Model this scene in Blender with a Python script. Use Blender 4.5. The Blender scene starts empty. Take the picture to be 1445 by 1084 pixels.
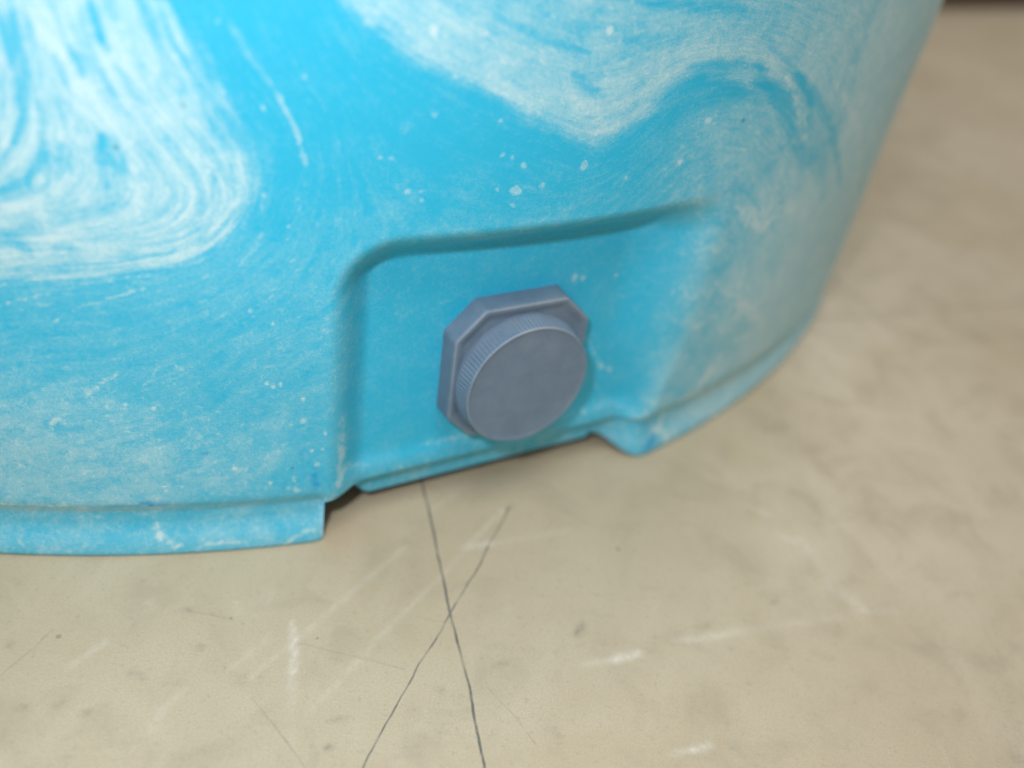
import bpy, math
import numpy as np
from mathutils import Matrix, Vector

# ------------------------------------------------------------ camera
sc = bpy.context.scene
COL = sc.collection
th, ro = math.radians(35), math.radians(8.6)
F = Vector((0, math.cos(th), -math.sin(th)))
r0 = Vector((1, 0, 0)); u0 = Vector((0, math.sin(th), math.cos(th)))
R = math.cos(ro) * r0 + math.sin(ro) * u0
U = -math.sin(ro) * r0 + math.cos(ro) * u0
cam = bpy.data.objects.new('camera', bpy.data.cameras.new('camera'))
COL.objects.link(cam); sc.camera = cam
m = Matrix((R, U, -F)).transposed().to_4x4(); m.translation = Vector((0, 0, .27))
cam.matrix_world = m
cam.data.sensor_width = 36; cam.data.lens = 36 * 1350 / 1445
cam.data.clip_start = .01; cam.data.clip_end = 60
cam.data.dof.use_dof = True; cam.data.dof.focus_distance = .315; cam.data.dof.aperture_fstop = 3.6

# ------------------------------------------------------------ world and lamps
w = bpy.data.worlds.new('World'); sc.world = w; w.use_nodes = True
bg = w.node_tree.nodes['Background']; bg.inputs[0].default_value = (1.0, .89, .74, 1); bg.inputs[1].default_value = .35
def area(name, loc, aim, size, power, col):
    l = bpy.data.lights.new(name, 'AREA'); l.shape = 'DISK'; l.size = size; l.energy = power; l.color = col
    o = bpy.data.objects.new(name, l); COL.objects.link(o); o.location = loc
    o.rotation_euler = (Vector(aim) - Vector(loc)).to_track_quat('-Z', 'Y').to_euler()
area('ceiling_light', (.10, -.20, 1.45), (.05, .45, .05), .7, 9.5, (.99, .98, .95))
area('flash', (-.050, .018, .318), (-.02, .33, .06), .022, .86, (.97, .98, 1.0))
area('far_ceiling_light', (.75, 1.75, 1.3), (.45, 1.0, 0), .6, 6.6, (.93, .94, 1.0))
sc.view_settings.view_transform = 'Standard'; sc.view_settings.look = 'None'
sc.view_settings.exposure = 0; sc.view_settings.gamma = 1; sc.view_settings.use_curve_mapping = False

# ------------------------------------------------------------ helpers
def mesh_obj(name, verts, faces, mat, parent=None, smooth=True):
    me = bpy.data.meshes.new(name)
    verts = np.asarray(verts, dtype=np.float32)
    if isinstance(faces, np.ndarray):
        n = len(faces)
        me.vertices.add(len(verts)); me.vertices.foreach_set('co', verts.ravel())
        me.loops.add(n * 4); me.loops.foreach_set('vertex_index', faces.astype(np.int32).ravel())
        me.polygons.add(n); me.polygons.foreach_set('loop_start', np.arange(0, n * 4, 4, dtype=np.int32))
        me.polygons.foreach_set('loop_total', np.full(n, 4, dtype=np.int32))
        me.update(calc_edges=True); me.validate()
    else:
        me.from_pydata([tuple(map(float, v)) for v in verts], [], faces); me.update()
    me.polygons.foreach_set('use_smooth', np.full(len(me.polygons), smooth)); me.update()
    me.materials.append(mat)
    o = bpy.data.objects.new(name, me); COL.objects.link(o)
    if parent: o.parent = parent
    return o
def fattr(o, name, arr):
    a = o.data.attributes.new(name, 'FLOAT', 'POINT'); a.data.foreach_set('value', np.asarray(arr, np.float32).ravel())
def grid_faces(nr, nc, wrap=False):
    i = np.arange(nr - 1)[:, None]; j = np.arange(nc if wrap else nc - 1)[None, :]
    j2 = (j + 1) % nc
    a = i * nc + j; b = i * nc + j2; c = (i + 1) * nc + j2; d = (i + 1) * nc + j
    return np.stack([a, b, c, d], -1).reshape(-1, 4)
def smooth(e0, e1, x):
    t = np.clip((x - e0) / (e1 - e0), 0, 1); return t * t * (3 - 2 * t)
def stroke(field, X, Y, pts, hw, amt, soft=.9):
    """adds amt along a polyline of half width hw, soft edged, ends tapered"""
    p = np.array(pts, float).reshape(-1, 2)
    x0, y0 = p.min(0) - hw * 2.5; x1, y1 = p.max(0) + hw * 2.5
    sel = (X > x0) & (X < x1) & (Y > y0) & (Y < y1)
    if not sel.any(): return
    xs, ys = X[sel], Y[sel]
    best = np.full(xs.shape, 1e9)
    n = len(p) - 1
    for k in range(n):
        a, b = p[k], p[k + 1]; d = b - a; L = d @ d + 1e-9
        t = np.clip(((xs - a[0]) * d[0] + (ys - a[1]) * d[1]) / L, 0, 1)
        taper = 1 - .45 * np.abs((k + t) / n * 2 - 1) ** 2 if n > 1 else 1
        best = np.minimum(best, np.hypot(xs - a[0] - t * d[0], ys - a[1] - t * d[1]) / taper)
    field[sel] += amt * np.exp(-(best / hw) ** 2 * 1.1)
class NT:
    """small node-tree writer"""
    def __init__(s, name):
        s.m = bpy.data.materials.new(name); s.m.use_nodes = True; s.t = s.m.node_tree
        s.b = s.t.nodes['Principled BSDF']
    def n(s, typ, **kw):
        nd = s.t.nodes.new(typ)
        for k, v in kw.items(): setattr(nd, k, v)
        return nd
    def put(s, sock, v):
        if v is None: return
        if isinstance(v, bpy.types.NodeSocket): s.t.links.new(v, sock)
        elif isinstance(v, tuple) and len(v) == 3 and sock.type == 'RGBA': sock.default_value = (*v, 1)
        else: sock.default_value = v
    def math(s, op, a, b=None, c=None, clamp=False):
        nd = s.n('ShaderNodeMath', operation=op, use_clamp=clamp)
        for i, v in enumerate((a, b, c)): s.put(nd.inputs[i], v)
        return nd.outputs[0]
    def attr(s, name): return s.n('ShaderNodeAttribute', attribute_name=name).outputs['Fac']
    def comb(s, x, y, z):
        nd = s.n('ShaderNodeCombineXYZ')
        for i, v in enumerate((x, y, z)): s.put(nd.inputs[i], v)
        return nd.outputs[0]
    def noise(s, vec, scale, detail=3, rough=.55, dist=0):
        nd = s.n('ShaderNodeTexNoise'); s.put(nd.inputs['Vector'], vec)
        nd.inputs['Scale'].default_value = scale; nd.inputs['Detail'].default_value = detail
        nd.inputs['Roughness'].default_value = rough; nd.inputs['Distortion'].default_value = dist
        return nd.outputs['Fac']
    def rng(s, v, a, b, c=0, d=1, kind='SMOOTHSTEP'):
        nd = s.n('ShaderNodeMapRange', interpolation_type=kind); s.put(nd.inputs[0], v)
        for i, x in enumerate((a, b, c, d)): nd.inputs[1 + i].default_value = x
        return nd.outputs[0]
    def mix(s, f, a, b, mode='MIX'):
        nd = s.n('ShaderNodeMix', data_type='RGBA', blend_type=mode); s.put(nd.inputs[0], f)
        s.put(nd.inputs[6], a); s.put(nd.inputs[7], b); return nd.outputs[2]
    def bump(s, h, strength, dist):
        nd = s.n('ShaderNodeBump'); nd.inputs['Strength'].default_value = strength; nd.inputs['Distance'].default_value = dist
        s.put(nd.inputs['Height'], h); s.put(s.b.inputs['Normal'], nd.outputs[0])

# ------------------------------------------------------------ where the marks lie
# on the tank: millimetres along the wall and above the floor; on the floor: millimetres
STROKES = [
  ([-138.8,199.1,-137.7,195.0,-136.7,189.8], 1.8, -0.75),
  ([-136.7,189.8,-135.7,187.3], 1.2, -0.75),
  ([-134.4,183.8,-130.9,177.5,-127.9,172.9], 0.8, -0.38),
  ([-144.3,187.0,-143.2,182.9,-142.9,179.9], 1.8, -0.68),
  ([-148.4,184.6,-146.9,180.2,-146.1,177.4], 1.4, -0.45),
  ([-149.2,173.5,-148.7,169.7], 1.0, -0.38),
  ([-138.5,163.4,-136.4,158.4,-135.6,154.3], 3.0, -0.6),
  ([-140.1,164.3,-140.6,157.3,-140.1,149.4], 1.8, -0.52),
  ([-149.6,160.8,-150.5,154.7,-151.7,151.4], 1.6, -0.6),
  ([-167.7,145.0,-163.5,148.2,-159.9,148.4], 2.4, -0.75),
  ([-159.8,149.8,-156.9,154.3,-154.9,158.4], 2.0, -0.6),
  ([-170.3,130.7,-166.5,130.9,-163.6,128.7], 2.8, -0.75),
  ([-156.5,129.8,-151.8,130.2], 0.8, -0.52),
  ([-155.9,194.4,-155.9,187.4,-156.0,178.6,-158.3,169.0,-161.8,160.8], 1.8, -0.68),
  ([-152.9,193.8,-152.3,186.0,-152.4,176.9], 1.0, -0.38),
  ([-159.3,192.3,-158.8,187.2,-159.1,182.0], 2.0, -0.6),
  ([-160.8,180.9,-162.0,172.4,-163.3,166.7], 1.0, -0.38),
  ([-128.3,168.9,-124.4,163.0,-121.1,158.1], 0.6, -0.3),
  ([-119.5,150.3,-119.9,144.0,-122.5,140.0], 0.8, -0.3),
  ([-157.6,141.2,-150.3,141.1,-144.5,143.3,-137.7,146.8], 0.6, -0.22),
  ([-112.1,155.2,-112.5,147.6,-115.8,140.7], 0.4, -0.3),
  ([-107.3,156.4,-107.3,148.6,-110.5,140.9,-116.1,135.1], 0.4, -0.3),
  ([-152.0,128.9,-136.7,129.9,-122.9,133.9,-114.8,139.8], 0.4, -0.3),
  ([-139.0,126.4,-125.3,129.1,-115.1,135.0], 0.4, -0.3),
  ([-138.7,183.1,-134.5,175.4], 0.8, -0.45),
  ([-154.7,165.3,-153.7,154.5,-155.9,144.8], 0.6, -0.26),
  ([-152.3,195.6,-149.8,188.9,-145.9,184.7], 1.2, 0.3),
  ([-149.7,191.5,-146.5,186.1,-144.4,177.6,-142.1,169.2,-141.6,162.2], 1.0, 0.3),
  ([-129.4,199.9,-126.8,193.2,-123.6,182.5], 1.2, 0.3),
  ([-160.8,183.5,-159.9,179.2,-160.4,173.5,-162.7,165.7,-165.1,159.7], 0.8, 0.25),
  ([-155.0,171.1,-156.8,163.2,-160.9,155.9,-166.8,150.3], 1.0, 0.3),
  ([-172.2,120.6,-161.0,119.5,-147.3,121.3,-127.5,125.9,-115.3,131.5], 1.2, 0.25),
  ([-113.0,137.4,-105.9,145.5,-103.7,153.2,-105.3,160.7], 0.8, 0.25),
  ([-168.7,139.6,-157.2,143.7], 0.8, 0.25),
  ([-158.0,144.6,-157.4,136.0,-156.3,131.5], 0.6, 0.25),
  ([-105.6,195.5,-104.0,193.2,-101.5,188.8,-95.5,180.0], 0.6, 0.55),
  ([-93.7,177.2,-91.0,171.2,-88.1,162.8,-87.1,156.5], 0.8, 0.5),
  ([-95.5,180.4,-92.8,175.2,-90.0,168.2,-87.5,158.7,-86.7,149.9], 0.4, 0.35),
  ([-121.2,200.5,-119.2,194.6,-116.9,187.5], 0.6, 0.5),
  ([-113.6,190.5,-110.5,184.2,-108.2,177.7], 0.6, 0.3),
  ([-89.1,146.1,-88.7,142.3], 0.6, 0.4),
  ([-98.6,147.6,-99.5,143.0], 0.8, 0.4),
  ([-99.3,134.9,-102.5,129.0,-105.7,124.9], 1.0, 0.3),
  ([-85.1,141.7,-93.3,131.1], 0.6, 0.25),
  ([-119.8,187.3,-116.0,179.3,-111.2,170.7,-105.3,160.7,-103.7,150.9], 0.8, 0.3),
  ([-122.5,195.2,-119.2,182.9], 0.6, 0.25),
  ([-174.2,109.0,-161.9,113.3,-145.6,119.0,-127.8,122.0], 1.0, 0.3),
  ([-163.7,102.0,-150.7,110.1,-134.2,116.7], 0.4, 0.3),
  ([-144.4,112.9,-133.2,116.8], 0.4, 0.3),
  ([-124.9,108.1,-114.4,113.0,-103.9,118.0], 0.4, 0.3),
  ([-109.7,101.2,-103.2,106.2,-96.7,114.0], 0.4, 0.3),
  ([-131.7,100.1,-126.1,105.4], 0.7, 0.25),
  ([-138.0,77.9,-131.7,88.0], 0.7, 0.3),
  ([-157.8,72.0,-150.5,79.3,-143.6,85.0], 0.7, 0.3),
  ([-75.7,203.1,-70.8,197.8,-65.8,192.3], 1.4, 0.3),
  ([-54.8,189.6,-37.2,181.5,-25.0,175.8,-11.8,168.5,1.3,161.7], 1.3, 0.3),
  ([2.2,163.0,12.7,164.5,20.4,167.5,37.3,171.9,52.6,174.3], 2.0, 0.25),
  ([-53.3,196.4,-52.2,194.5], 0.6, 0.35),
  ([1.9,196.6,2.8,195.4], 1.2, 0.4),
  ([-35.2,199.5,-21.1,193.6,-3.5,189.0], 1.3, -0.4),
  ([-7.2,182.8,-1.1,178.1,4.7,174.9], 2.3, -0.5),
  ([10.6,204.3,30.0,202.3,55.5,200.4], 1.9, -0.5),
  ([11.1,191.8,30.2,193.2], 2.4, -0.3),
  ([68.6,190.9,81.5,183.8,101.1,171.4,115.2,159.9], 2.0, -0.35),
  ([71.0,181.2,84.3,169.6,102.7,156.2,108.7,149.6], 3.2, -0.35),
  ([36.6,182.7,49.2,183.0,63.2,182.3,78.2,178.0], 1.5, -0.5),
  ([96.9,174.6,116.1,162.5,144.1,142.9,177.1,112.0], 2.7, -0.5),
  ([112.8,143.0,143.6,130.5,159.2,109.9], 4.0, -0.3),
  ([-67.1,199.8,-61.1,195.2,-57.0,192.5], 0.8, -0.4),
  ([90.5,174.1,102.6,164.5,117.5,148.0,127.1,137.1], 2.7, 0.35),
  ([47.7,178.3,62.0,177.0,80.8,168.7,93.6,156.2], 1.9, 0.3),
  ([129.8,166.1,171.5,140.3,227.9,81.1], 3.6, 0.35),
  ([84.6,124.6,92.8,116.6,109.1,107.9,115.0,111.4], 2.7, 0.4),
  ([96.1,119.0,119.3,113.5,148.2,106.0], 6.3, 0.3),
  ([68.7,102.6,74.7,108.2], 1.4, 0.2),
  ([86.9,88.8,125.3,62.4,147.1,46.4], 3.6, 0.3),
  ([-87.6,62.3,-87.4,61.5], 1.2, 0.8),
  ([-88.1,71.6,-87.9,71.1], 0.6, 0.8),
  ([-22.5,146.6,-22.2,145.9], 1.7, 0.8),
  ([-27.9,147.2,-27.7,146.9], 0.8, 0.8),
  ([-20.9,146.0,-20.6,145.4], 1.3, 0.8),
  ([-20.7,155.4,-20.3,154.9], 1.1, 0.8),
  ([-24.5,157.2,-24.3,157.0], 0.6, 0.8),
  ([-27.7,158.7,-27.3,158.4], 0.5, 0.8),
  ([1.5,151.8,1.9,151.2], 1.5, 0.8),
  ([2.3,153.2,2.7,152.7], 1.1, 0.8),
  ([-12.0,147.2,-11.7,146.7], 1.1, 0.8),
  ([-21.7,141.3,-21.3,140.9], 0.8, 0.8),
  ([-53.0,147.6,-52.8,147.3], 0.8, 0.8),
  ([-52.8,144.8,-52.5,144.4], 0.6, 0.8),
  ([-56.8,148.3,-56.5,148.0], 0.4, 0.8),
  ([-65.8,159.5,-65.5,159.2], 0.4, 0.8),
  ([-62.5,159.0,-62.2,158.7], 0.4, 0.8),
  ([2.5,196.2,2.6,195.9], 0.9, 0.8),
  ([-52.8,196.0,-52.5,195.5], 0.9, 0.8),
  ([-45.5,183.6,-45.2,183.3], 0.5, 0.8),
  ([-30.1,169.8,-30.0,169.6], 0.6, 0.8),
  ([-51.2,172.6,-50.9,172.3], 0.6, 0.8),
  ([-87.2,183.2,-87.0,183.0], 0.4, 0.8),
  ([-98.0,173.6,-97.8,173.5], 0.5, 0.8),
  ([-91.4,137.8,-91.2,137.7], 0.4, 0.8),
  ([-108.5,196.1,-108.3,196.0], 0.4, 0.8),
  ([45.1,148.3,45.5,147.8], 1.3, 0.8),
  ([54.1,163.1,54.6,162.7], 1.3, 0.8),
  ([21.9,146.1,22.3,145.6], 1.0, 0.8),
  ([21.8,97.4,22.2,96.6], 1.6, 0.8),
  ([25.9,96.1,26.3,95.5], 1.3, 0.8),
  ([41.4,94.9,41.8,94.5], 0.9, 0.8),
  ([43.9,51.5,44.4,50.9], 1.3, 0.8),
  ([48.1,48.8,48.6,48.1], 1.3, 0.8),
  ([-97.3,77.9,-97.1,77.4], 0.6, 0.8),
  ([-95.0,79.1,-94.8,78.6], 0.6, 0.8),
  ([-135.0,70.6,-134.8,70.3], 0.8, 0.8),
  ([-143.2,72.3,-143.1,71.8], 0.5, 0.8),
  ([-111.1,42.5,-110.9,41.9], 0.8, 0.8),
  ([-107.4,46.1,-107.2,45.8], 0.8, 0.8),
  ([-129.1,35.3,-128.8,35.1], 0.6, 0.8),
  ([-134.7,35.6,-134.4,35.4], 0.6, 0.8),
  ([-82.6,41.1,-82.3,40.5], 0.9, 0.8),
  ([-84.4,47.7,-84.1,47.2], 0.7, 0.8),
  ([-79.5,55.6,-79.3,55.4], 0.5, 0.8),
  ([-80.6,48.4,-80.4,48.2], 0.5, 0.8),
  ([-90.6,35.3,-90.4,34.7], 0.9, 0.8),
  ([-92.4,30.7,-92.1,30.4], 0.8, 0.8),
  ([-89.9,29.9,-89.6,29.3], 0.9, 0.8),
  ([-99.3,34.5,-99.0,34.1], 0.5, 0.8),
  ([-104.2,108.9,-104.0,108.4], 0.7, 0.8),
  ([-96.8,103.3,-96.6,102.8], 0.7, 0.8),
  ([-99.5,79.5,-99.3,78.9], 0.7, 0.8),
  ([-167.7,62.7,-164.0,66.0,-162.2,63.1], 1.1, 0.45),
  ([-166.9,61.3,-164.8,65.2], 0.9, 0.5),
  ([-128.8,57.2,-124.5,53.8,-119.9,54.6], 1.4, 0.35),
  ([-126.5,51.9,-123.4,52.5], 0.9, 0.3),
  ([-128.4,89.4,-124.1,85.1], 0.8, 0.35),
  ([-154.9,77.9,-145.7,83.8], 1.7, 0.3),
  ([27.6,75.6,45.1,49.5], 1.1, 0.4),
  ([99.4,30.6,107.7,35.5,113.2,35.4], 1.8, 0.35),
  ([42.9,42.6,48.4,33.8], 1.6, 0.3),
  ([82.6,13.5,83.0,19.5], 2.7, 0.6),
  ([85.6,27.9,101.4,25.8,110.0,24.4], 2.2, 0.7),
  ([101.5,31.8,106.7,37.9], 2.7, 0.6),
  ([78.8,12.4,86.6,6.2], 2.2, 0.6),
  ([81.4,69.3,94.8,70.6], 1.8, 0.5),
  ([120.9,48.4,141.6,44.5], 4.5, 0.3),
  ([93.7,61.9,134.8,66.7,156.9,74.3], 9.0, 0.25),
  ([-73.0,44.7,-72.0,36.0,-73.8,27.0], 2.3, 0.5),
  ([-72.9,58.1,-72.4,41.1], 3.0, 0.35),
  ([-76.5,26.0,-68.8,33.6], 1.8, 0.35),
  ([-68.7,31.6,-46.8,24.0,-22.2,25.3], 2.1, 0.3),
  ([-35.2,31.5,-16.4,31.0,3.9,26.3], 2.3, 0.45),
  ([-3.5,32.0,17.5,26.4], 3.5, 0.3),
  ([38.5,28.6,49.3,29.8], 2.4, 0.35),
  ([-189.6,25.6,-175.6,26.3,-161.9,24.9], 0.9, 0.5),
  ([-161.9,24.9,-133.7,24.2,-107.0,22.7,-80.3,23.5], 0.7, 0.25),
  ([-99.4,27.3,-84.2,28.9,-77.8,27.9], 1.0, 0.3),
]
DEEP = [
  ([-144.2,26.2,-141.7,28.0,-139.6,25.3], 0.9, 0.9),
  ([-139.5,26.5,-134.7,26.3], 1.0, 0.6),
  ([-131.2,26.1,-121.6,26.3,-106.9,26.9], 0.9, 0.7),
  ([-83.6,39.3,-82.7,30.4], 1.8, 0.9),
  ([-121.8,49.8,-119.7,49.8], 0.7, 0.8),
  ([-84.4,54.6,-83.0,52.8], 0.9, 0.5),
  ([-88.1,50.1,-86.8,36.5], 1.3, 0.4),
  ([-94.4,30.3,-93.1,33.6], 1.0, 0.6),
  ([-154.7,26.2,-145.4,26.0], 0.7, 0.5),
  ([73.8,4.0,78.3,8.1], 2.2, 0.9),
]
FOOT_MARKS = [
  ([-140.9,11.0,-136.3,7.3,-130.4,4.0], 1.5, 0.7),
  ([-122.9,4.3,-115.3,5.0,-106.4,3.9], 1.3, 0.7),
  ([-94.7,1.2,-86.8,6.4,-80.1,7.7], 1.3, 0.7),
  ([-80.3,17.4,-79.7,-0.3], 0.9, 0.5),
  ([-193.0,7.8,-179.0,5.7,-169.7,3.0], 1.0, 0.3),
  ([-162.7,18.9,-144.2,14.9], 2.0, 0.25),
  ([86.8,4.5,118.6,5.6], 4.5, 0.25),
  ([145.7,26.2,122.9,21.0], 3.6, 0.2),
  ([-139.3,14.7,-138.6,9.2], 1.2, 0.5),
  ([-191.4,16.1,-184.7,14.5], 2.0, 0.2),
]
FLOOR_MARKS = [
  ([-63.9,221.2,-59.5,208.9,-57.9,200.3], 1.2, 0.9),
  ([-58.1,200.3,-55.1,189.6], 1.2, 0.4),
  ([-78.2,198.1,-69.6,213.2], 1.1, 0.25),
  ([51.4,226.6,59.2,230.6], 1.6, 1.0),
  ([40.0,222.0,51.4,226.6], 1.3, 0.5),
  ([75.2,239.8,85.9,242.8,97.1,248.4], 1.9, 0.6),
  ([98.4,247.9,137.6,263.2], 1.7, 0.2),
  ([77.2,194.3,82.1,196.5], 1.2, 0.9),
  ([70.0,191.5,77.2,194.3], 1.0, 0.5),
  ([-9.0,269.8,0.5,273.8], 1.4, 0.7),
  ([0.5,273.8,31.2,287.7], 1.4, 0.25),
  ([-7.7,271.3,4.2,294.6], 0.7, 0.5),
  ([-8.6,267.2,-22.3,240.5,-30.9,223.7,-41.9,200.4,-48.2,188.1], 0.8, 0.35),
  ([-30.9,266.4,-42.2,247.1,-56.7,220.4,-71.3,195.0], 0.7, 0.35),
  ([-14.8,303.7,-24.5,288.2], 0.8, 0.3),
  ([130.5,304.8,140.6,278.6,149.8,268.5], 2.6, 0.35),
  ([149.8,268.5,161.8,271.6], 1.8, 0.3),
  ([111.2,320.6,117.0,317.3], 1.6, 0.5),
  ([121.5,305.0,127.0,301.9], 1.9, 0.35),
  ([-128.0,190.3,-121.4,201.8], 0.9, 0.4),
  ([-94.1,169.7,-93.7,180.0,-89.7,187.5], 0.6, 0.35),
  ([-114.5,220.5,-113.0,218.1], 0.7, 0.5),
  ([-85.0,226.3,-82.4,220.9], 1.0, 0.35),
  ([312.2,838.4,327.6,803.2], 9.2, 0.35),
  ([159.0,479.0,181.4,448.4], 5.4, 0.15),
  ([95.2,353.8,112.1,327.8], 3.5, 0.15),
  ([-54.9,186.9,-51.0,174.5], 0.9, 0.15),
  ([37.1,235.8,38.6,239.4], 1.3, -1.2),
  ([-101.2,219.8,-100.0,219.4], 0.7, -0.7),
  ([-90.7,205.2,-90.1,205.0], 0.7, -1.0),
  ([-135.3,172.7,-134.2,172.9], 0.8, -1),
  ([-116.0,174.3,-115.4,174.4], 0.6, -1),
  ([-125.0,175.3,-125.0,177.1], 0.6, -0.9),
  ([-39.8,175.2,-39.4,175.5], 0.7, -1.2),
  ([-40.6,185.1,-37.3,186.0], 0.9, -0.6),
  ([-108.7,191.6,-103.7,189.7], 0.6, -0.7),
  ([-150.5,194.2,-150.6,195.4], 0.7, -0.7),
  ([-115.3,158.7,-113.9,159.0], 0.8, -0.6),
  ([-188.5,312.8,-188.0,312.4], 0.9, 0),
  ([6.4,296.0,7.4,298.8], 0.9, -1),
  ([112.9,265.6,114.5,266.6], 1.2, -0.8),
  ([82.3,247.5,86.5,249.0], 1.1, -0.6),
  ([125.8,243.7,130.7,241.4], 1.4, -0.35),
  ([187.6,282.3,191.5,285.7], 1.6, -0.4),
  ([30.2,193.7,32.7,190.1], 1.2, -0.5),
  ([8.7,215.6,12.7,217.8], 1.0, -0.6),
  ([-8.8,202.9,-8.2,202.2], 0.7, -0.8),
  ([126.9,379.0,136.5,384.8], 2.2, -0.5),
  ([230.3,359.5,232.3,357.4], 2.2, -0.4),
  ([271.0,592.5,273.1,588.2], 3.9, -0.4),
  ([247.9,605.7,254.8,613.3], 3.9, -0.35),
  ([208.3,364.7,209.3,362.3], 1.9, -0.3),
  ([-47.2,270.8,-42.0,252.6], 1.7, -0.12),
  ([-46.6,209.9,-45.1,208.6], 0.7, -0.5),
  ([-4.4,350.9,61.7,345.8], 6.7, -0.12),
  ([89.4,198.5,91.6,197.3], 1.2, -0.4),
  ([189.8,210.1,190.6,208.9], 1.6, -0.7),
  ([174.1,227.4,175.8,224.8], 1.6, -0.3),
  ([-93.3,191.0,-92.4,189.8], 0.7, -0.4),
  ([-136.5,162.4,-123.6,154.0], 2.8, -0.25),
  ([195.4,237.3,189.6,206.3], 5.1, -0.25),
]
FLOOR_LINES = [
  ([-100.0,219.4,-83.6,218.4], 0.3, 0.41250000000000003),
  ([-57.1,212.5,-39.5,211.2,-21.8,208.4], 0.3, 0.3375),
  ([-30.0,232.1,-7.9,231.4], 0.3, 0.1875),
  ([-139.9,202.8,-144.2,190.2,-147.2,182.6], 0.3, 0.375),
  ([-68.1,188.6,-54.2,176.5,-45.0,167.2], 0.3, 0.41250000000000003),
  ([7.6,206.5,17.0,196.8,24.7,187.5], 0.3, 0.30000000000000004),
  ([-18.2,231.1,-8.0,232.1], 0.3, 0.22499999999999998),
  ([161.4,493.9,241.6,527.5,317.2,560.7], 1.6, 0.42),
  ([184.9,580.0,195.4,549.3,219.7,492.4], 1.5, 0.32),
  ([-34.9,315.4,-22.1,276.2,-9.6,235.8,1.0,205.3,10.3,173.7], 0.38, 0.8),
  ([6.4,296.8,-1.4,264.8,-9.6,235.8,-19.6,203.0,-28.6,167.2], 0.28, 0.75),
]
CURVES = {
  0: [(-123.4, 203.8), (-117.3, 186.6), (-109.5, 169.7), (-103.5, 157.5), (-103.0, 144.3), (-111.4, 131.5), (-125.7, 124.2), (-149.3, 120.2), (-173.0, 116.3)],
  0.3: [(-135.5, 202.7), (-132.1, 189.4), (-125.2, 173.0), (-113.8, 157.2), (-110.6, 146.6), (-116.0, 136.2), (-132.9, 130.1), (-152.2, 127.0), (-171.7, 123.1)],
  0.6: [(-142.6, 202.2), (-140.3, 183.3), (-132.7, 168.7), (-124.1, 154.7), (-124.1, 143.9), (-132.2, 137.1), (-147.5, 134.5), (-170.1, 131.7)],
  0.85: [(-151.4, 201.4), (-149.8, 180.9), (-143.7, 164.1), (-141.6, 152.0), (-146.4, 143.1), (-159.7, 138.5), (-169.0, 137.8)],
  1.15: [(-156.0, 201.1), (-154.1, 184.2), (-154.0, 169.4), (-158.5, 157.2), (-167.3, 147.7)],
  1.4: [(-160.8, 183.5), (-159.8, 176.3), (-162.0, 166.9), (-165.1, 159.7)],
  -0.5: [(-109.4, 204.8), (-102.3, 191.0), (-94.6, 180.1), (-88.1, 168.2), (-87.2, 155.4), (-91.2, 139.5), (-103.6, 125.3), (-124.5, 113.3), (-151.4, 105.0), (-175.7, 101.3)],
  -0.9: [(-180.6, 74.0), (-148.2, 80.8), (-119.6, 94.7), (-93.5, 112.4), (-80.9, 137.0), (-79.2, 155.4)],
  -1.2: [(-94.2, 205.6), (-85.3, 184.2), (-73.2, 159.6), (-63.7, 136.1)],
  -1.35: [(-188.2, 33.4), (-140.6, 50.8), (-93.8, 84.9), (-77.9, 95.2)],
  -2: [(-80.2, 206.3), (-65.7, 191.4), (-50.0, 182.6), (-31.6, 173.8), (-11.1, 165.0), (2.9, 159.3), (16.1, 162.3), (33.1, 174.8), (62.0, 177.0), (93.8, 168.4), (126.5, 146.4), (166.5, 114.9)],
  -2.6: [(-63.7, 207.1), (-47.2, 196.4), (-19.3, 184.1), (4.0, 178.9), (24.1, 184.6), (57.0, 189.4), (97.2, 178.4), (130.4, 157.4)],
  -3.2: [(-36.4, 208.0), (-13.0, 200.5), (11.7, 200.1), (38.4, 203.7), (73.6, 199.9), (121.0, 186.2)],
}

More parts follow.
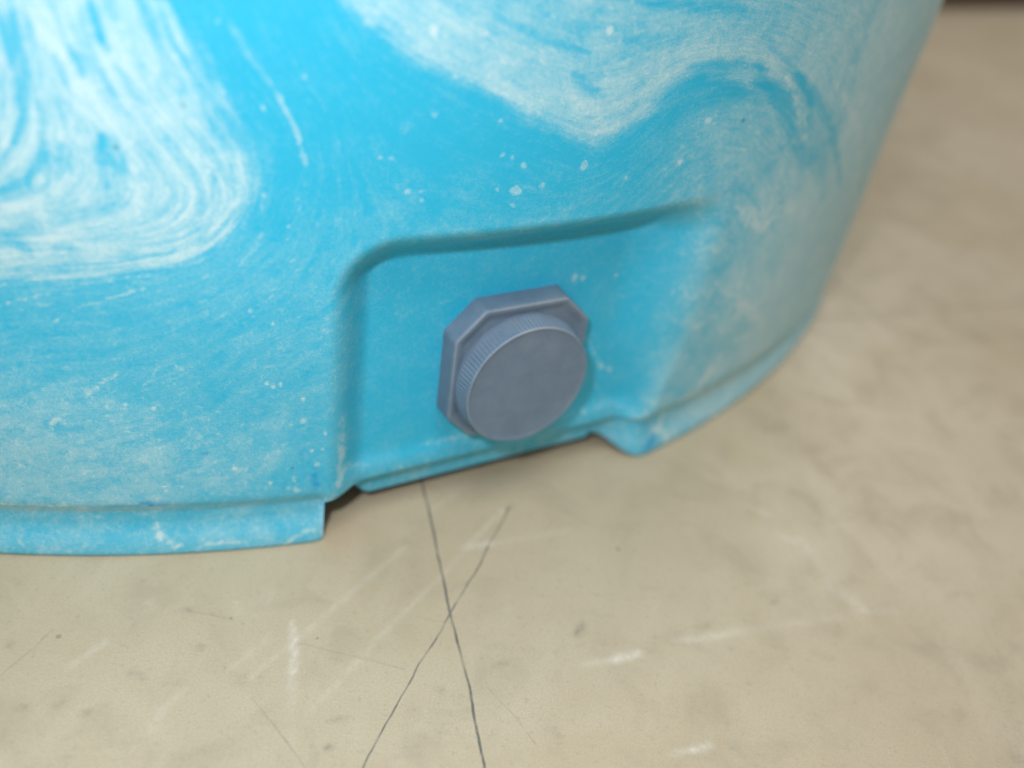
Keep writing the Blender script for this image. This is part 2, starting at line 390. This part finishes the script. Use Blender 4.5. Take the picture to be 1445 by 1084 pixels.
# ------------------------------------------------------------ floor
def floor_material():
    M = NT('worn_beige_floor'); pos = M.n('ShaderNodeNewGeometry').outputs['Position']
    big = M.noise(pos, 7, 4, .55, .6); mid = M.noise(pos, 38, 5, .6, .5); fine = M.noise(pos, 420, 4, .65); grain = M.noise(pos, 1300, 3, .75)
    st = M.n('ShaderNodeMapping'); M.put(st.inputs[0], pos); st.inputs['Rotation'].default_value = (0, 0, math.radians(35)); st.inputs['Scale'].default_value = (1, .28, 1)
    smear = M.noise(st.outputs[0], 60, 4, .6, .8)
    base = M.mix(M.rng(big, .35, .65), (.50, .425, .295), (.57, .495, .365))
    stain = M.noise(pos, 4.5, 5, .6, 1.2); base = M.mix(M.math('MULTIPLY', M.rng(stain, .42, .68), .55), base, (.43, .34, .20))
    base = M.mix(M.math('MULTIPLY', M.rng(mid, .45, .75), .52), base, (.36, .305, .22))
    base = M.mix(M.math('MULTIPLY', M.rng(smear, .52, .8), .20), base, (.66, .61, .52))
    base = M.mix(M.math('MULTIPLY', M.rng(smear, .47, .22), .20), base, (.36, .31, .235))
    base = M.mix(M.math('MULTIPLY', M.rng(fine, .54, .78), .45), base, (.26, .23, .18))
    base = M.mix(M.rng(grain, .3, .7, 0, .45), base, (.36, .31, .24))
    # small dark specks pressed into the surface
    vo = M.n('ShaderNodeTexVoronoi'); M.put(vo.inputs['Vector'], pos); vo.inputs['Scale'].default_value = 95
    sep = M.n('ShaderNodeSeparateColor'); M.t.links.new(vo.outputs['Color'], sep.inputs[0])
    size = M.math('MULTIPLY', M.math('POWER', sep.outputs[0], 9.0), .14)
    speck = M.math('MULTIPLY', M.math('LESS_THAN', M.math('ADD', vo.outputs['Distance'], M.math('MULTIPLY', fine, .06)), M.math('ADD', size, .02)), .45)
    base = M.mix(speck, base, (.16, .14, .11))
    L = M.attr('light_mark'); Dk = M.attr('dark_mark')
    brk = M.rng(M.noise(pos, 260, 4, .65), .32, .62, .35, 1)
    base = M.mix(M.math('MULTIPLY', M.math('MULTIPLY', L, brk), .42, clamp=True), base, (.88, .86, .80))
    base = M.mix(M.math('MULTIPLY', M.math('MULTIPLY', Dk, brk), .5, clamp=True), base, (.13, .12, .11))
    # long hair-thin scratches, distance to each line
    sx = M.n('ShaderNodeSeparateXYZ'); M.put(sx.inputs[0], pos)
    wob = M.math('MULTIPLY', M.math('SUBTRACT', M.noise(pos, 60, 3), .5), .0022)
    tot = None
    for pts, hw, amt in FLOOR_LINES:
        p = np.array(pts).reshape(-1, 2) / 1000
        best = None
        for a, b in zip(p[:-1], p[1:]):
            d = b - a; LL = float(np.hypot(*d)); d = d / LL
            px = M.math('SUBTRACT', sx.outputs[0], float(a[0])); py = M.math('SUBTRACT', sx.outputs[1], float(a[1]))
            t = M.math('ADD', M.math('MULTIPLY', px, float(d[0])), M.math('MULTIPLY', py, float(d[1])))
            over = M.math('MAXIMUM', M.math('SUBTRACT', 0.0, t), M.math('SUBTRACT', t, LL))
            c = M.math('ABSOLUTE', M.math('ADD', M.math('SUBTRACT', M.math('MULTIPLY', px, float(d[1])), M.math('MULTIPLY', py, float(d[0]))), wob))
            dd = M.math('MAXIMUM', c, over)
            best = dd if best is None else M.math('MINIMUM', best, dd)
        k = M.math('MULTIPLY', M.rng(best, hw * .0020, hw * .0004), amt if amt > .7 else amt * .5)
        tot = k if tot is None else M.math('MAXIMUM', tot, k)
    tot = M.math('MULTIPLY', tot, M.rng(M.noise(pos, 110, 4), .3, .62, .35, 1))
    base = M.mix(tot, base, (.055, .075, .085))
    M.put(M.b.inputs['Base Color'], base)
    M.put(M.b.inputs['Roughness'], M.rng(mid, .3, .7, .42, .62)); M.b.inputs['Specular IOR Level'].default_value = .35
    M.bump(M.math('ADD', M.math('MULTIPLY', fine, .5), M.math('SUBTRACT', mid, tot)), .25, .0006)
    return M.m
xs = np.r_[[-4, -2, -1, -.6], np.arange(-.36, .62, .0016), [.9, 1.5, 2.5, 4]]
ys = np.r_[[-3, -1.5, -.7, -.2], np.arange(.1, .98, .0016), [1.3, 2, 3, 4.5]]
GX, GY = np.meshgrid(xs, ys)
fl = mesh_obj('floor', np.stack([GX, GY, 0 * GX], -1).reshape(-1, 3), grid_faces(len(ys), len(xs)), floor_material())
fl['kind'] = 'structure'
light = np.zeros_like(GX); dark = np.zeros_like(GX)
for pts, hw, amt in FLOOR_MARKS:
    stroke(light if amt > 0 else dark, GX * 1000, GY * 1000, pts, max(hw * 1.25, 1.3), abs(amt) * .85)
fattr(fl, 'light_mark', light); fattr(fl, 'dark_mark', dark)

# ------------------------------------------------------------ dark board standing at the far edge of the floor
M = NT('dark_brown_board'); pos = M.n('ShaderNodeNewGeometry').outputs['Position']
M.put(M.b.inputs['Base Color'], M.mix(M.noise(pos, 12, 4), (.05, .028, .018), (.11, .065, .045))); M.b.inputs['Roughness'].default_value = .5
a = Vector((.508, 1.452, 0)); d = Vector((.16, .0976, 0)).normalized(); nn = Vector((-d.y, d.x, 0))
pf = [(0, 0), (0, .085), (.004, .096), (.010, .100), (.020, .100), (.020, 0)]
v = []
for t in (-1.6, 1.6):
    for q, z in pf: v.append(a + d * t + nn * q + Vector((0, 0, z)))
k = len(pf)
bo = mesh_obj('skirting_board', v, [(i, (i + 1) % k, k + (i + 1) % k, k + i) for i in range(k)] + [tuple(range(k))[::-1], tuple(range(k, 2 * k))], M.m, smooth=False)
bo['label'] = 'dark brown skirting board along the far edge of the floor'; bo['category'] = 'skirting board'

# ------------------------------------------------------------ tank body: one swept, recessed shell
C = np.array([-.2309, .6587]); R0 = .432
Nv = np.array([.552, -.834]); Nv /= np.hypot(*Nv); Tv = np.array([-Nv[1], Nv[0]]); AN = math.atan2(Nv[1], Nv[0])
PLANE = .4166; CU = -.0025                              # recess plane distance and its middle, along Tv from C
def wallR(z): return R0 + .035 * (z - .02)
step = .00075
uL, uR = CU - .0765, CU + .0765                         # where the foot stops either side of the recess
uLi, uRi = CU - .0555, CU + .0555
s_f = np.arange(-.235, .285, step)
s_all = np.unique(np.r_[s_f, np.arange(.285, 2 * math.pi * R0 - .235, .02), [uL - .0004, uL + .0004]])
s_all = s_all[(np.abs(s_all - uL) > .0006) | (np.isin(s_all, [uL - .0004, uL + .0004]))]
nc = len(s_all)
# rows: (z, inward offset) wall part from the top down, then the groove, foot, underside
zw = np.r_[[.62, .60, .55, .48, .42, .37, .33, .30], np.arange(.27, .0286, -step)]
rows = []
for z in zw: rows.append((z, 0.0, 'w'))
for z, o in ((.0232, .0000), (.0218, .0003), (.0212, .0010), (.0209, .0020), (.0206, .0030), (.0200, .0038), (.0190, .0041)): rows.append((z, o, 'g'))
for q, o in ((.06, .0041), (.15, .0039), (.3, .0032), (.45, .0022), (.6, .0010), (.72, .0005), (.82, .0001), (.9, .0000), (.95, .0003), (.985, .0009), (1, .0018)): rows.append((q, o, 's'))
rows.append((1, .0058, 's'))
for z, o in ((.0205, .0062), (.0235, .0066), (.0262, .0072)): rows.append((z, o, 'i'))
nr = len(rows)
S = np.tile(s_all, (nr, 1)); A = AN + S / R0
uu = R0 * np.sin(S / R0); front = np.cos(S / R0) > 0
zb = np.zeros(nc)                                        # lower edge of the foot round the tank
u1 = uu[0]; fr = front[0]
zb = np.where(fr & (u1 > uL) & (u1 < uLi - .010), .0184, zb)
zb = np.where(fr & (u1 >= uLi - .010), .0080 + (.0184 - .0080) * (1 - smooth(uLi - .010, uLi + .003, u1)), zb)
zb = np.where(fr & (u1 > uRi - .004), .0102 * (1 - smooth(uRi - .004, uR - .001, u1) ** .8), zb)
zb = np.where(fr & (u1 > uR - .001), 0, zb)
zb = np.where(fr & (np.abs(s_all - (uL - .0004)) < 1e-7), 0, zb)
Z = np.zeros((nr, nc)); O = np.zeros((nr, nc))
# away from the recess the step above the foot is a soft cove, inside it an undercut edge
SOFT = ((.0272, .0001), (.0258, .0004), (.0243, .0011), (.0228, .0021), (.0211, .0030), (.0193, .0034), (.0178, .0031))
outer = 1 - np.where(fr, smooth(uL - .004, uL + .006, u1) * smooth(uR + .002, uRi, u1), 0)
zbase = .0186 - .0020 * outer
for i, (z, o, k) in enumerate(rows):
    if k == 's': Z[i] = zbase + z * (zb - zbase); O[i] = np.where(i < nr - 4, (.0029 + .0006 * z) * (1 - outer) + o * .8 * outer, o * (1 - .2 * outer))
    elif k == 'g':
        q = SOFT[i - len(zw)]; Z[i] = z + (q[0] - z) * outer; O[i] = o + (q[1] - o) * outer
    else: Z[i] = z; O[i] = o
ret = fr & (u1 > uL) & (u1 < uLi - .009)                         # the left return is cut away down to the wall's own edge
cut = np.array([k in 'gs' for _, _, k in rows])[:, None] & ret[None, :]
Z = np.where(cut, np.maximum(Z, .0206), Z); O = np.where(cut, np.minimum(O, .0009), O)
# recess mask, rounded rectangle open at the bottom
top, hw, rc = .1225, .066, .013
hwz = hw + np.where(uu > CU, .030 * smooth(.022, .030, Z), 0)
dx = np.abs(uu - CU) - (hwz - rc); dz = Z - (top - rc)
sd = np.hypot(np.maximum(dx, 0), np.maximum(dz, 0)) + np.minimum(np.maximum(dx, dz), 0) - rc
lo = smooth(.070, .026, Z)                               # crisp end low down, a long soft run-out above
mask = np.where(front, smooth(.0108, -.0080, sd) * smooth(.0835 - .0087 * lo, .044 + .0132 * lo, uu - CU), 0)
rad = wallR(Z)
rad = rad - np.where(Z > .45, (1 - np.sqrt(np.clip(1 - ((Z - .45) / .175) ** 2, 0, 1))) * .10, 0)
# hand-made unevenness of the moulding
rad = rad + .0006 * np.sin(S * 31 + Z * 17) * np.sin(Z * 43 + S * 9 + 1) * smooth(.030, .075, Z)
PX = C[0] + rad * np.cos(A); PY = C[1] + rad * np.sin(A)
lip = .0022 * np.exp(-((Z - .024) / .006) ** 2) + .0 * Z  # the recess wall swells out to a rounded lip at its foot
QX = C[0] + Nv[0] * (PLANE + lip) + Tv[0] * uu; QY = C[1] + Nv[1] * (PLANE + lip) + Tv[1] * uu
X = PX + (QX - PX) * mask; Y = PY + (QY - PY) * mask
# inward direction for groove and foot
IX = -(np.cos(A) * (1 - mask) + Nv[0] * mask); IY = -(np.sin(A) * (1 - mask) + Nv[1] * mask)
O = np.where(O > .0012, O * (1 + .5 * mask), O)
X = X + IX * O; Y = Y + IY * O
V = np.stack([X, Y, Z], -1).reshape(-1, 3)
topc = len(V)
# flat disk on top and flat underside, as further rings
ring_top = np.stack([C[0] + (X[0] - C[0]) * .02, C[1] + (Y[0] - C[1]) * .02, Z[0] + .004], -1)
ring_bot = np.stack([C[0] + (X[-1] - C[0]) * .02, C[1] + (Y[-1] - C[1]) * .02, Z[-1]], -1)
V = np.concatenate([ring_top, V, ring_bot])
faces = grid_faces(nr + 2, nc, wrap=True)[:, ::-1]

# colour fields on the wall: streak coordinate psi, whiteness, chips
S = np.where(S > 1.15, S - 2 * math.pi * R0, S)           # fields run both ways round and meet at the back
SX = S * 1000; SZ = Z * 1000
pts = np.array([p for c in CURVES.values() for p in c]); val = np.array([k for k, c in CURVES.items() for _ in c], float)
def tps(r2): return .5 * r2 * np.log(r2 + 1e-6)
sc_ = 100.
Pn = pts / sc_; n = len(Pn)
K = tps(((Pn[:, None] - Pn[None]) ** 2).sum(-1)) + 2e-3 * np.eye(n)
Pm = np.c_[np.ones(n), Pn]
sol = np.linalg.solve(np.block([[K, Pm], [Pm.T, np.zeros((3, 3))]]), np.r_[val, 0, 0, 0])
qx = np.clip(SX, -260, 300) / sc_; qz = np.clip(SZ, 0, 290) / sc_
psi = sol[n] + sol[n + 1] * qx + sol[n + 2] * qz
for kk in range(n): psi = psi + sol[kk] * tps((qx - Pn[kk, 0]) ** 2 + (qz - Pn[kk, 1]) ** 2)
psi = np.clip(psi, -5, 3)
rngn = np.random.default_rng(4)
def lump(seed, sx, sz, nmode=14):
    g = np.random.default_rng(seed); f = 0
    for _ in range(nmode):
        a_, b_ = g.normal(0, 1, 2); f = f + np.sin(SX / sx * a_ + SZ / sz * b_ + g.uniform(0, 6.3))
    return f / math.sqrt(nmode)
wob = .05 * lump(1, 9, 9) + .03 * lump(2, 4, 4)
left = SX < -75 + (SZ - 150) * -.35
W = np.zeros_like(SX); AMP = np.full_like(SX, .35)
WL = smooth(-.26, .30, psi + wob * .8) * .74 * left
WR = smooth(-1.84, -2.30, psi + wob) * .66 * (1 - left) * smooth(95, 150, SZ)
WR *= 1 - .35 * smooth(-2.3, -3.2, psi) * smooth(130, 60, SX)
W = np.maximum(WL, WR)
AMP = np.maximum(AMP, np.minimum(np.maximum(WL * 2.2, WR * 1.5), np.where(left, .70, .34)))
side = smooth(100, 150, SX + (SZ - 100) * -.10 + 5 * lump(21, 14, 25))             # the pale flank at the right
W = np.maximum(W, side * .84); AMP = AMP * (1 - .8 * side)
W = np.maximum(W, smooth(50, 115, SX) * .70 * smooth(172, 125, SZ) * (1 + .10 * lump(31, 9, 9)))
W = np.maximum(W, smooth(0, 80, SX) * .46 * (1 - mask) * smooth(178, 160, SZ))
W = np.maximum(W, .46 * smooth(-95, -150, SX + (SZ - 60) * .3) * smooth(105, 60, SZ))
W = np.maximum(W, .30 * smooth(-60, -110, SX) * smooth(100, 60, SZ))
W = np.maximum(W, .17 * smooth(170, 110, SZ) + .03)
W = W - .10 * (W < .2) * smooth(120, 165, SZ)
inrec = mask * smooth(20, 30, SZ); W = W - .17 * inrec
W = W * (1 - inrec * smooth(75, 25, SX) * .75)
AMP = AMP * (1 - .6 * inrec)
chalk = np.zeros_like(W)
WX, WZ = SX + .35 * lump(7, 2.5, 2.5), SZ + .35 * lump(8, 2.5, 2.5)
for p, h, a_ in STROKES:
    xm, zm = np.mean(np.reshape(p, (-1, 2)), 0)
    inlobe = (xm < -95 and zm > 118) or (zm > 160 and xm > -60)
    if a_ < 0 or (inlobe and len(p) > 4): stroke(W, WX, WZ, p, max(h, .9) * 1.1, a_ * .72)
    else: stroke(chalk, WX, WZ, p, max(h, .8) * (1.1 if len(p) > 4 else 1.0), a_ * (1.1 if len(p) > 4 else 1.1))
foot = SZ < 20.5
W = W + .34 * inrec * smooth(38, 24, SZ) * (.6 + .3 * lump(11, 12, 6)) + .25 * (1 - mask) * np.exp(-((SZ - 23) / 1.6) ** 2) * (SZ > 20.5)
W = np.where(foot & (Z < .0195), .30 + .45 * smooth(60, 130, SX), W)
for p, h, a_ in FOOT_MARKS:
    f = np.zeros_like(W); stroke(f, SX, SZ, p, h, a_); chalk = chalk + f * foot
deep = np.zeros_like(W)
for p, h, a_ in DEEP: stroke(deep, SX, SZ, p, h, a_)
pad = lambda f: np.concatenate([f[:1], f, f[-1:]])

def tank_material():
    M = NT('marbled_plastic')
    psi_ = M.attr('psi'); s_ = M.attr('along'); z_ = M.attr('up'); W_ = M.attr('whiteness'); A_ = M.attr('streakiness')
    pos = M.comb(s_, z_, 0.0)                              # metres on the wall
    v1 = M.comb(M.math('MULTIPLY', psi_, 13), M.math('MULTIPLY', s_, 34), M.math('MULTIPLY', z_, 34))
    v2 = M.comb(M.math('MULTIPLY', psi_, 27), M.math('MULTIPLY', s_, 120), M.math('MULTIPLY', z_, 120))
    n1 = M.noise(v1, 1, 5, .6, .7); n2 = M.noise(v2, 1, 4, .65, .8)
    v3 = M.comb(M.math('MULTIPLY', psi_, 15), M.math('MULTIPLY', s_, 330), M.math('MULTIPLY', z_, 330))
    dash = M.noise(v3, 1, 4, .65, .6)
    mot = M.noise(pos, 90, 5, .65, .4); fine = M.noise(pos, 560, 4, .7, .4); grain = M.noise(pos, 1400, 2, .8)
    streak = M.math('MULTIPLY', M.math('ADD', M.math('MULTIPLY', M.math('SUBTRACT', n1, .5), 2.1), M.math('MULTIPLY', M.math('SUBTRACT', n2, .5), 1.0)), A_)
    t = M.math('ADD', W_, streak)
    t = M.math('ADD', t, M.math('MULTIPLY', M.math('SUBTRACT', mot, .5), M.rng(W_, 0, .5, .55, .8)))
    t = M.math('ADD', t, M.math('MULTIPLY', M.math('SUBTRACT', fine, .5), .62))
    t = M.math('ADD', t, M.math('MULTIPLY', M.math('SUBTRACT', grain, .5), .85))
    t = M.math('ADD', t, M.math('MULTIPLY', M.rng(dash, .50, .86), M.rng(W_, .05, .35, .28, .55)))
    br = M.noise(pos, 330, 4, .7, .5)
    ck = M.math('ADD', M.math('MULTIPLY', M.attr('chalk'), .85), M.math('MULTIPLY', M.math('SUBTRACT', br, .5), 1.5))
    ck = M.math('MULTIPLY', M.rng(ck, .12, .66), M.rng(M.attr('chalk'), .02, .25))
    t = M.math('ADD', t, M.math('MULTIPLY', ck, .54))
    t = M.rng(t, -.04, 1.05, 0, 1, 'LINEAR')
    ramp = M.n('ShaderNodeValToRGB'); M.put(ramp.inputs[0], t); e = ramp.color_ramp.elements
    e[0].position = 0; e[0].color = (.022, .45, .71, 1)
    e[1].position = 1; e[1].color = (.50, .71, .79, 1)
    x = e.new(.30); x.color = (.105, .50, .71, 1)
    x = e.new(.70); x.color = (.33, .62, .74, 1)
    col = M.mix(M.math('MULTIPLY', M.attr('chip'), M.rng(mot, .40, .55), clamp=True), ramp.outputs[0], (.0, .30, .66))
    # a few dark specks of dirt
    vo = M.n('ShaderNodeTexVoronoi'); M.put(vo.inputs['Vector'], pos); vo.inputs['Scale'].default_value = 110
    sep = M.n('ShaderNodeSeparateColor'); M.t.links.new(vo.outputs['Color'], sep.inputs[0])
    sp = M.math('LESS_THAN', vo.outputs['Distance'], M.math('MULTIPLY', M.math('POWER', sep.outputs[0], 10.0), .10))
    col = M.mix(M.math('MULTIPLY', sp, .5), col, (.02, .16, .24))
    M.put(M.b.inputs['Base Color'], col)
    M.put(M.b.inputs['Roughness'], M.rng(mot, .3, .7, .50, .64)); M.b.inputs['Specular IOR Level'].default_value = .35
    M.bump(M.math('ADD', fine, M.math('MULTIPLY', mot, 1.5)), .18, .0006)
    return M.m
root = bpy.data.objects.new('plastic_tank', None); COL.objects.link(root); root.empty_display_size = .1
root['label'] = 'round cyan and white marbled plastic tank with grey drain cap in its recess'
root['category'] = 'tank'
body = mesh_obj('body', V, faces, tank_material(), root)
for nme, f in (('psi', psi), ('along', S), ('up', Z), ('whiteness', np.clip(W, -.3, 1.25)), ('streakiness', AMP), ('chalk', np.clip(chalk, 0, 1.2)), ('chip', np.clip(deep, 0, 1))):
    fattr(body, nme, pad(f))

# ------------------------------------------------------------ drain fitting
def grey_plastic(name, c0, c1, rough):
    M = NT(name); pos = M.n('ShaderNodeTexCoord').outputs['Object']
    n = M.noise(pos, 120, 5, .6, .3); g = M.noise(pos, 1800, 2, .7); b_ = M.noise(pos, 40, 3)
    col = M.mix(M.rng(n, .3, .7), c0, c1)
    col = M.mix(M.rng(g, .35, .7, 0, .25), col, tuple(x * 1.25 for x in c1))
    col = M.mix(M.math('MULTIPLY', M.attr('worn_edge'), M.rng(b_, .3, .7, .06, .40)), col, (.46, .50, .56))
    col = M.mix(M.math('MULTIPLY', M.rng(b_, .5, .75), .22), col, (.30, .33, .36))
    # pale scuffs
    st = M.n('ShaderNodeMapping'); M.put(st.inputs[0], pos); st.inputs['Rotation'].default_value = (0, 0, .8); st.inputs['Scale'].default_value = (1, .4, 1)
    sc2 = M.noise(st.outputs[0], 300, 3, .6)
    col = M.mix(M.math('MULTIPLY', M.rng(sc2, .5, .9), .08), col, (.40, .43, .48))
    M.put(M.b.inputs['Base Color'], col); M.b.inputs['Roughness'].default_value = rough; M.b.inputs['Specular IOR Level'].default_value = .35
    M.bump(M.math('ADD', n, g), .15, .0003)
    return M.m
MG = grey_plastic('grey_nut_plastic', (.116, .172, .245), (.142, .206, .282), .5)
MC = grey_plastic('grey_cap_plastic', (.122, .182, .262), (.142, .210, .295), .5)
# local frame: x along the wall, y up, z out of the recess
T3 = Vector((Tv[0], Tv[1], 0)); N3 = Vector((Nv[0], Nv[1], 0)); Z3 = Vector((0, 0, 1))
cu = -.0148 + float((np.array([.009, .318]) - C) @ Tv)
org = Vector((C[0], C[1], 0)) + N3 * PLANE + T3 * cu + Z3 * .0660
fr4 = Matrix((T3, Z3, N3)).transposed().to_4x4(); fr4.translation = org
def ringed(name, rings, mat, parent, close=True, sharp=None):
    """rings: list of (list of xy, z); joined into one skin, last ring capped"""
    n = len(rings[0][0]); v = []
    for r, z in rings: v += [(x, y, z) for x, y in r]
    f = [(i * n + j, i * n + (j + 1) % n, (i + 1) * n + (j + 1) % n, (i + 1) * n + j) for i in range(len(rings) - 1) for j in range(n)]
    f.append(tuple((len(rings) - 1) * n + j for j in range(n)))
    o = mesh_obj(name, v, f, mat, parent)
    fattr(o, 'worn_edge', np.repeat([1.0 if i in sharp else 0.0 for i in range(len(rings))], n))
    return o
def octo(h, cut, rr, ins=0, seg=5):
    """octagon (square with cut corners), rounded vertices, as xy points"""
    h2 = h - ins; c2 = cut - ins * .585
    P = [(h2, -(h2 - c2)), (h2, h2 - c2), (h2 - c2, h2), (-(h2 - c2), h2), (-h2, h2 - c2), (-h2, -(h2 - c2)), (-(h2 - c2), -h2), (h2 - c2, -h2)]
    out = []
    for i in range(8):
        p = Vector(P[i]); a = (Vector(P[i - 1]) - p).normalized(); b = (Vector(P[(i + 1) % 8]) - p).normalized()
        A0 = p + a * rr; B0 = p + b * rr
        for k in range(seg + 1):
            t = k / seg; out.append(tuple(A0 * (1 - t) ** 2 + p * 2 * t * (1 - t) + B0 * t * t))
        # points along the flat side
        nx = Vector(P[(i + 1) % 8]); e = nx + (p - nx).normalized() * rr
        for k in range(1, 8): out.append(tuple(B0.lerp(e, k / 8)))
    return out
H, CUT = .0290, .0116
rg = [(octo(H, CUT, .0012), -.004), (octo(H, CUT, .0012), .0006), (octo(H, CUT, .0012, .0002), .0060), (octo(H, CUT, .0012, .0003), .0078)]
for k in range(1, 6):
    a = k / 5 * math.pi / 2; rg.append((octo(H, CUT, .0012, .0003 + .0012 * (1 - math.cos(a))), .0078 + .0012 * math.sin(a)))
rg.append((octo(H, CUT, .0012, .0030), .0089)); rg.append((octo(H, CUT, .0012, .0038), .0083)); 
for ins in (.006, .012, .018, .024): rg.append((octo(H, CUT, .0002, ins) if ins < .02 else [(x * .25, y * .25) for x, y in octo(H, CUT, .0012)], .0081))
nut = ringed('drain_nut', rg, MG, root, sharp=(6, 7))
# scatter of moulded rough texture on the nut face comes from the bump; orientation of the fitting
nut.matrix_world = fr4
# screw cap: ribbed skirt, rounded bead, flat slightly dished face
NRIB = 100; per = 8; n = NRIB * per
ang = np.arange(n) / n * 2 * math.pi
tri = (1 + np.cos(np.arange(n) % per / per * 2 * math.pi)) / 2      # 1 on a rib's crest
def circ(r, dep): return [((r - dep * (1 - t)) * math.cos(a), (r - dep * (1 - t)) * math.sin(a)) for a, t in zip(ang, tri)]
rc_ = [(circ(.0266, 0), .0070), (circ(.0270, 0), .0096), (circ(.0270, .0000), .0100), (circ(.0270, .00035), .0106), (circ(.0267, .00035), .0125), (circ(.0264, .00035), .0145), (circ(.0262, .00035), .0158), (circ(.0261, .0004), .0163)]
for k in range(0, 7):
    a = k / 6 * math.pi * .62; rc_.append((circ(.0252 + .0009 * math.cos(a), .0002 * (1 - k / 6)), .0166 + .0009 * math.sin(a)))
rc_ += [(circ(.0244, 0), .01715), (circ(.0238, 0), .01705), (circ(.018, 0), .01695), (circ(.010, 0), .0169), (circ(.0105 * .3, 0), .01688)]
cap = ringed('drain_cap', rc_, MC, nut, sharp=(10, 11, 12))
cap.matrix_parent_inverse = Matrix.Identity(4)
cap.matrix_basis = Matrix.Translation((.0000, -.0026, 0))
